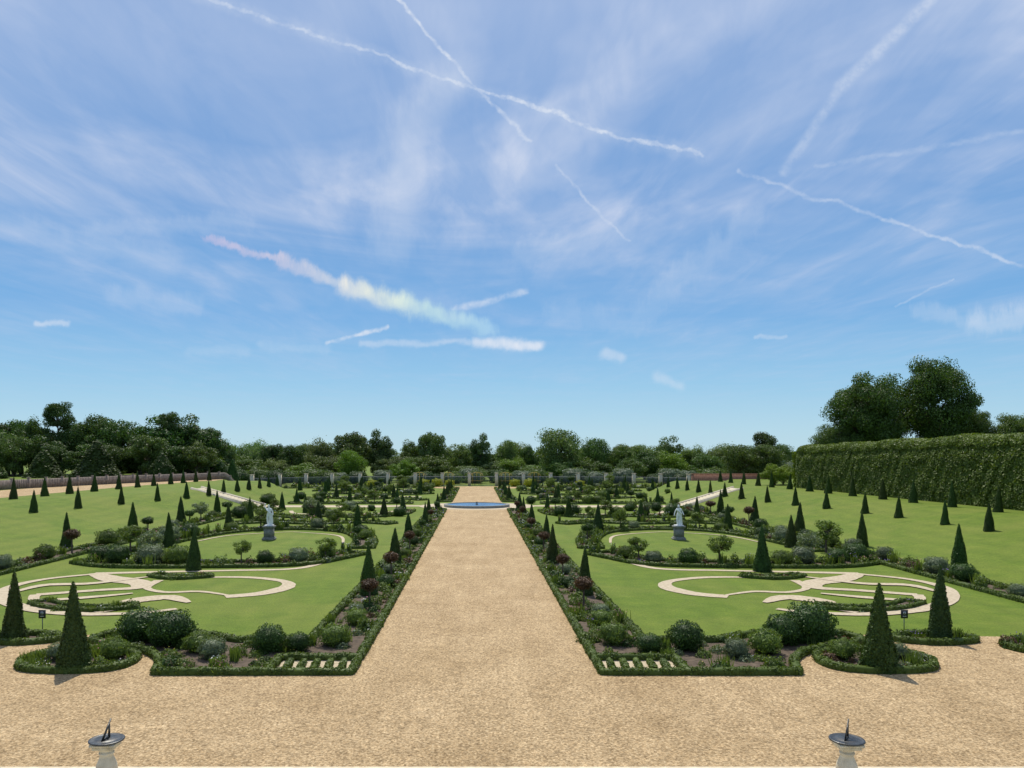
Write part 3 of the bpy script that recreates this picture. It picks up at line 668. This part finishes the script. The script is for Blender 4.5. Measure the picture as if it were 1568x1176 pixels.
for i, x in enumerate(np.arange(-140, -64, 5.2)):
    T(random.choice(TV), x, random.uniform(190, 202), random.uniform(13.4, 16.8) + (1.6 if x < -105 else 0) - 1.2, random.uniform(5, 7.2), random.choice([DK, (.8, 1., .9), MID]))
    T(random.choice(TV), x + 2, random.uniform(178, 186), random.uniform(7, 11.5), 5, random.choice([DK, MID, DK]))
T(TC, -103, 190, 18.0, 4.6, (.7, .85, .95), 'cedar_tree'); T(TC, -76.5, 192, 15.6, 4.0, (.7, .85, .95), 'cedar_tree')
for x, y, h, w in [(-102, 160, 6.8, 3.2), (-116, 165, 6.4, 3.6), (-82.5, 168, 8.4, 3.8), (-94, 168, 6.4, 3.4), (-70, 172, 5.4, 3.8), (-57, 180, 6.6, 1.8)]:
    yew(x, y, h, 'yew_tree', w, (1., 1., 1.))
BT1 = tree_mesh('lime_a', 23, 8, 4.5, 110, 54000, .17, 'round', .24); BT2 = tree_mesh('lime_b', 24, 9, 4.5, 125, 58000, .17, 'round', .23)
for me, x, y, w, hs, c in [(BT1, 70.5, 140, .93, .93, (.85, 1., .95)), (BT2, 84, 142, .90, .99, (.85, 1., .95)), (BT1, 92, 145, .6, .70, MID), (BT2, 77, 150, .85, .82, DK), (BT1, 64.5, 140, .5, .5, MID), (BT2, 98, 140, .7, .54, MID)]:
    obj('lime_tree', me, (x, y, TZ - .1), (w, w, hs), random.uniform(0, 6), c)
for x, y, h, r in [(48.6, 126, 3.7, 2.5), (51.5, 130, 3.5, 2.4)]: T(TV[3], x, y, h, r, (2.2, 2.0, .9), 'golden_shrub')
for x in (56, 62): T(TV[1], x, 165, 7.5, 4.5, MID)

# ------------------------------------------------------------------ sky
w = bpy.data.worlds.new('World'); scene.world = w; w.use_nodes = True; nt = w.node_tree
for n in list(nt.nodes): nt.nodes.remove(n)
SUN_EL, SUN_AZ = math.radians(60), math.radians(-12)
out = N(nt, 'ShaderNodeOutputWorld'); bg = N(nt, 'ShaderNodeBackground'); STR = .1; bg.inputs[1].default_value = STR
sky = N(nt, 'ShaderNodeTexSky'); sky.sky_type = 'NISHITA'; sky.sun_disc = False; sky.sun_elevation = SUN_EL; sky.sun_rotation = SUN_AZ % (2 * math.pi)
sky.altitude = 50; sky.air_density = 1.0; sky.dust_density = .4; sky.ozone_density = 2.2
tc = N(nt, 'ShaderNodeTexCoord'); D = tc.outputs['Generated']
sp = N(nt, 'ShaderNodeSeparateXYZ'); L(nt, D, sp.inputs[0])
zc = math_(nt, 'MAXIMUM', sp.outputs[2], .03)
cb = N(nt, 'ShaderNodeCombineXYZ'); L(nt, math_(nt, 'DIVIDE', sp.outputs[0], zc), cb.inputs[0]); L(nt, math_(nt, 'DIVIDE', sp.outputs[1], zc), cb.inputs[1]); UV = cb.outputs[0]
yc = math_(nt, 'MAXIMUM', sp.outputs[1], .05)
ca = N(nt, 'ShaderNodeCombineXYZ'); L(nt, math_(nt, 'DIVIDE', sp.outputs[0], yc), ca.inputs[0]); L(nt, math_(nt, 'DIVIDE', sp.outputs[2], yc), ca.inputs[1]); AB = ca.outputs[0]
def displaced(vec, offs):
    cur = vec
    for fac, d in offs:
        k = N(nt, 'ShaderNodeVectorMath'); k.operation = 'SCALE'; k.inputs[0].default_value = (*d, 0); L(nt, math_(nt, 'SUBTRACT', fac, .5), k.inputs['Scale'])
        ad = N(nt, 'ShaderNodeVectorMath'); ad.operation = 'ADD'; L(nt, cur, ad.inputs[0]); L(nt, k.outputs[0], ad.inputs[1]); cur = ad.outputs[0]
    return cur
n_lo = noise(nt, AB, 8, 2); n_mid = noise(nt, AB, 50, 4, .6)
def stretched(rot, sc_, scale, detail=3, rough=.6):
    mp = N(nt, 'ShaderNodeMapping'); L(nt, AB, mp.inputs[0]); mp.inputs['Rotation'].default_value = (0, 0, rot); mp.inputs['Scale'].default_value = sc_; return noise(nt, mp.outputs[0], scale, detail, rough)
st1 = stretched(.75, (1, .30, 1), 42, 4, .65)
PT = displaced(AB, [(n_lo.outputs['Fac'], (.015, .022)), (n_mid.outputs['Fac'], (.008, .012))])
PS = displaced(AB, [(n_lo.outputs['Fac'], (.02, .035)), (st1.outputs['Fac'], (.04, -.034)), (n_mid.outputs['Fac'], (.008, .014))])
g = bpy.data.node_groups.new('segment', 'ShaderNodeTree')
for nm, ty in (('P', 'NodeSocketVector'), ('A', 'NodeSocketVector'), ('B', 'NodeSocketVector'), ('W', 'NodeSocketFloat')): g.interface.new_socket(nm, in_out='INPUT', socket_type=ty)
g.interface.new_socket('M', in_out='OUTPUT', socket_type='NodeSocketFloat')
gi = g.nodes.new('NodeGroupInput'); go = g.nodes.new('NodeGroupOutput')
def vm(op, a_, b_=None):
    n_ = g.nodes.new('ShaderNodeVectorMath'); n_.operation = op; g.links.new(a_, n_.inputs[0])
    if b_ is not None: g.links.new(b_, n_.inputs[1])
    return n_
ab = vm('SUBTRACT', gi.outputs['B'], gi.outputs['A']).outputs[0]; ap = vm('SUBTRACT', gi.outputs['P'], gi.outputs['A']).outputs[0]
t_ = math_(g, 'DIVIDE', vm('DOT_PRODUCT', ap, ab).outputs['Value'], vm('DOT_PRODUCT', ab, ab).outputs['Value'], True)
sc = g.nodes.new('ShaderNodeVectorMath'); sc.operation = 'SCALE'; g.links.new(ab, sc.inputs[0]); g.links.new(t_, sc.inputs['Scale'])
dd = vm('LENGTH', vm('SUBTRACT', ap, sc.outputs[0]).outputs[0]).outputs['Value']
mr = g.nodes.new('ShaderNodeMapRange'); mr.interpolation_type = 'SMOOTHERSTEP'; g.links.new(dd, mr.inputs[0]); mr.inputs[1].default_value = 0; g.links.new(gi.outputs['W'], mr.inputs[2]); mr.inputs[3].default_value = 1; mr.inputs[4].default_value = 0
g.links.new(mr.outputs[0], go.inputs[0])
def seg(P, A, B, W, amp=1.):
    n_ = nt.nodes.new('ShaderNodeGroup'); n_.node_tree = g; L(nt, P, n_.inputs[0]); n_.inputs[1].default_value = (*A, 0); n_.inputs[2].default_value = (*B, 0); n_.inputs[3].default_value = W
    return math_(nt, 'MULTIPLY', n_.outputs[0], amp)
def chain(P, pts, W, amp):
    o = None; m = len(pts) - 1
    for i in range(m):
        ww = W if not isinstance(W, (list, tuple)) else W[i]; aa = amp if not isinstance(amp, (list, tuple)) else amp[i]
        s_ = seg(P, pts[i], pts[i + 1], ww, aa); o = s_ if o is None else math_(nt, 'MAXIMUM', o, s_)
    return o
trails = [chain(PT, [(-.395, .605), (-.177, .533), (.017, .469), (.169, .419), (.291, .386)], .0052, [.42, .5, .62, .5]),
          chain(PT, [(-.12, .605), (-.034, .512), (.068, .405)], .0045, [.6, .4]),
          chain(PT, [(.60, .60), (.473, .479), (.397, .365)], [.014, .011], [.34, .24]),
          chain(PT, [(.338, .367), (.524, .303), (.72, .243)], .0045, [.26, .38]),
          chain(PT, [(.44, .375), (.72, .418)], .006, .16), chain(PT, [(.101, .373), (.198, .278)], .0035, .28),
          chain(PT, [(-.194, .145), (-.118, .162)], .004, .6), chain(PT, [(-.03, .19), (.063, .211)], .007, .42),
          chain(PT, [(.541, .192), (.617, .228)], .0025, .18),
          chain(PT, [(-.395, .605), (-.177, .533), (.017, .469), (.169, .419), (.291, .386)], .016, .14)]
puffs = [chain(PT, [(-.15, .143), (.0, .146), (.08, .143)], [.007, .012], [.35, .9]), chain(PT, [(-.57, .170), (-.53, .169)], .006, .5), chain(PT, [(.165, .129), (.185, .125)], .012, .45),
         chain(PT, [(.232, .10), (.262, .088)], .012, .3), chain(PS, [(.57, .184), (.64, .172), (.73, .188)], [.018, .026], [.2, .42]), chain(PT, [(.36, .152), (.40, .154)], .004, .3),
         chain(PT, [(-.28, .142), (-.194, .137)], .010, .16), chain(PT, [(-.37, .134), (-.3, .132)], .012, .14), chain(PS, [(-.47, .204), (-.36, .196)], .022, .14), chain(PS, [(-.5, .29), (-.3, .305)], .018, .12),
         chain(PS, [(-.11, .276), (-.089, .42), (-.03, .49)], .05, .22), chain(PS, [(.06, .26), (.19, .29)], .025, .12), chain(PS, [(.10, .18), (.20, .17), (.28, .25)], .025, .12),
         chain(PS, [(.25, .22), (.36, .31)], .03, .15), chain(PS, [(-.62, .30), (-.40, .25)], .03, .13)]
def mx_all(l):
    o = l[0]
    for q in l[1:]: o = math_(nt, 'MAXIMUM', o, q)
    return o
tn = noise(nt, AB, 38, 3, .7)
tf = ramp(nt, tn.outputs['Fac'], [(.33, .2), (.62, 1.)])
tr = math_(nt, 'MULTIPLY', mx_all(trails), math_(nt, 'MULTIPLY', tf, 1.25), True)
pf = math_(nt, 'MULTIPLY', mx_all(puffs), math_(nt, 'ADD', math_(nt, 'MULTIPLY', st1.outputs['Fac'], 1.3), .25), True)
def cirrus(rot, sx_, sy_, scale, lo, hi, loc=(0, 0, 0), det=5, dist=.8):
    mp = N(nt, 'ShaderNodeMapping'); L(nt, UV, mp.inputs[0]); mp.inputs['Rotation'].default_value = (0, 0, rot); mp.inputs['Scale'].default_value = (sx_, sy_, 1); mp.inputs['Location'].default_value = loc
    return ramp(nt, noise(nt, mp.outputs[0], scale, det, .58, dist).outputs['Fac'], [(lo, 0.), (hi, 1.)])
c1 = cirrus(.35, 1, .28, 2.6, .44, .70, dist=.5); c2 = cirrus(-.8, 1.2, .35, 3.4, .45, .75, (3, 1, 0)); c3 = cirrus(1.1, .6, .6, .9, .36, .62, (7, 2, 0), 4, 1.2)
sb = N(nt, 'ShaderNodeSeparateXYZ'); L(nt, AB, sb.inputs[0])
zel = sp.outputs[2]
elev = ramp(nt, zel, [(.05, .08), (.20, .42), (.36, 1.)])
cir = math_(nt, 'MULTIPLY', math_(nt, 'ADD', math_(nt, 'MULTIPLY', math_(nt, 'ADD', math_(nt, 'MULTIPLY', c1, .45), math_(nt, 'MULTIPLY', c2, .38)), math_(nt, 'ADD', math_(nt, 'MULTIPLY', c3, .8), .4)), math_(nt, 'MULTIPLY', c3, .30)), elev, True)
veil = ramp(nt, zel, [(.18, 0.), (.34, .16), (.5, .36)])
cir = math_(nt, 'ADD', cir, veil, True)
grad = ramp(nt, zel, [(-.02, (.52, .78, .92)), (.03, (.46, .74, .92)), (.09, (.31, .62, .90)), (.17, (.185, .46, .84)), (.30, (.135, .36, .75)), (.55, (.13, .32, .70))])
gs = N(nt, 'ShaderNodeVectorMath'); gs.operation = 'SCALE'; L(nt, grad, gs.inputs[0]); gs.inputs['Scale'].default_value = 9.2
base = mixc(nt, .85, sky.outputs[0], gs.outputs[0])
CW = (7.4, 8.0, 9.0)
c = mixc(nt, cir, base, (5.5, 6.4, 8.3)); c = mixc(nt, tr, c, CW); c = mixc(nt, pf, c, CW)
ir = chain(PS, [(-.352, .285), (-.253, .252), (-.169, .217), (-.093, .192), (.015, .168)], [.008, .012, .022, .018], [.55, .6, .95, .75])
ir = math_(nt, 'MULTIPLY', ir, ramp(nt, st1.outputs['Fac'], [(.3, .45), (.65, 1.)]), True)
rx = N(nt, 'ShaderNodeMapRange'); L(nt, sb.outputs[0], rx.inputs[0]); rx.inputs[1].default_value = -.35; rx.inputs[2].default_value = .02
ic = ramp(nt, rx.outputs[0], [(0, (.80, .66, .84)), (.25, (.92, .78, .84)), (.45, (.86, .86, .86)), (.60, (.90, .95, .82)), (.78, (.68, .90, .86)), (1, (.52, .78, .95))])
ics = N(nt, 'ShaderNodeVectorMath'); ics.operation = 'SCALE'; L(nt, ic, ics.inputs[0]); ics.inputs['Scale'].default_value = 9.3
c = mixc(nt, ir, c, ics.outputs[0])
L(nt, c, bg.inputs[0]); L(nt, bg.outputs[0], out.inputs[0])

# ------------------------------------------------------------------ sun
sl = bpy.data.lights.new('sun', 'SUN'); sl.energy = 5.0; sl.angle = math.radians(.53); sl.color = (1., .95, .85)
so = bpy.data.objects.new('sun', sl); COL.objects.link(so)
sd = Vector((math.cos(SUN_EL) * math.sin(SUN_AZ), math.cos(SUN_EL) * math.cos(SUN_AZ), math.sin(SUN_EL)))
so.rotation_euler = sd.to_track_quat('Z', 'Y').to_euler(); so.location = (0, 0, 60)

# ------------------------------------------------------------------ camera
cd = bpy.data.cameras.new('camera'); cd.sensor_width = 36; cd.lens = 27.18; cd.shift_x = .0344; cd.shift_y = .0695; cd.clip_end = 12000; cd.clip_start = .1
co = bpy.data.objects.new('camera', cd); COL.objects.link(co); co.location = (0, 0, EYE); co.rotation_euler = (math.radians(90), 0, 0)
scene.camera = co
scene.view_settings.view_transform = 'Standard'; scene.view_settings.look = 'None'; scene.view_settings.exposure = 0
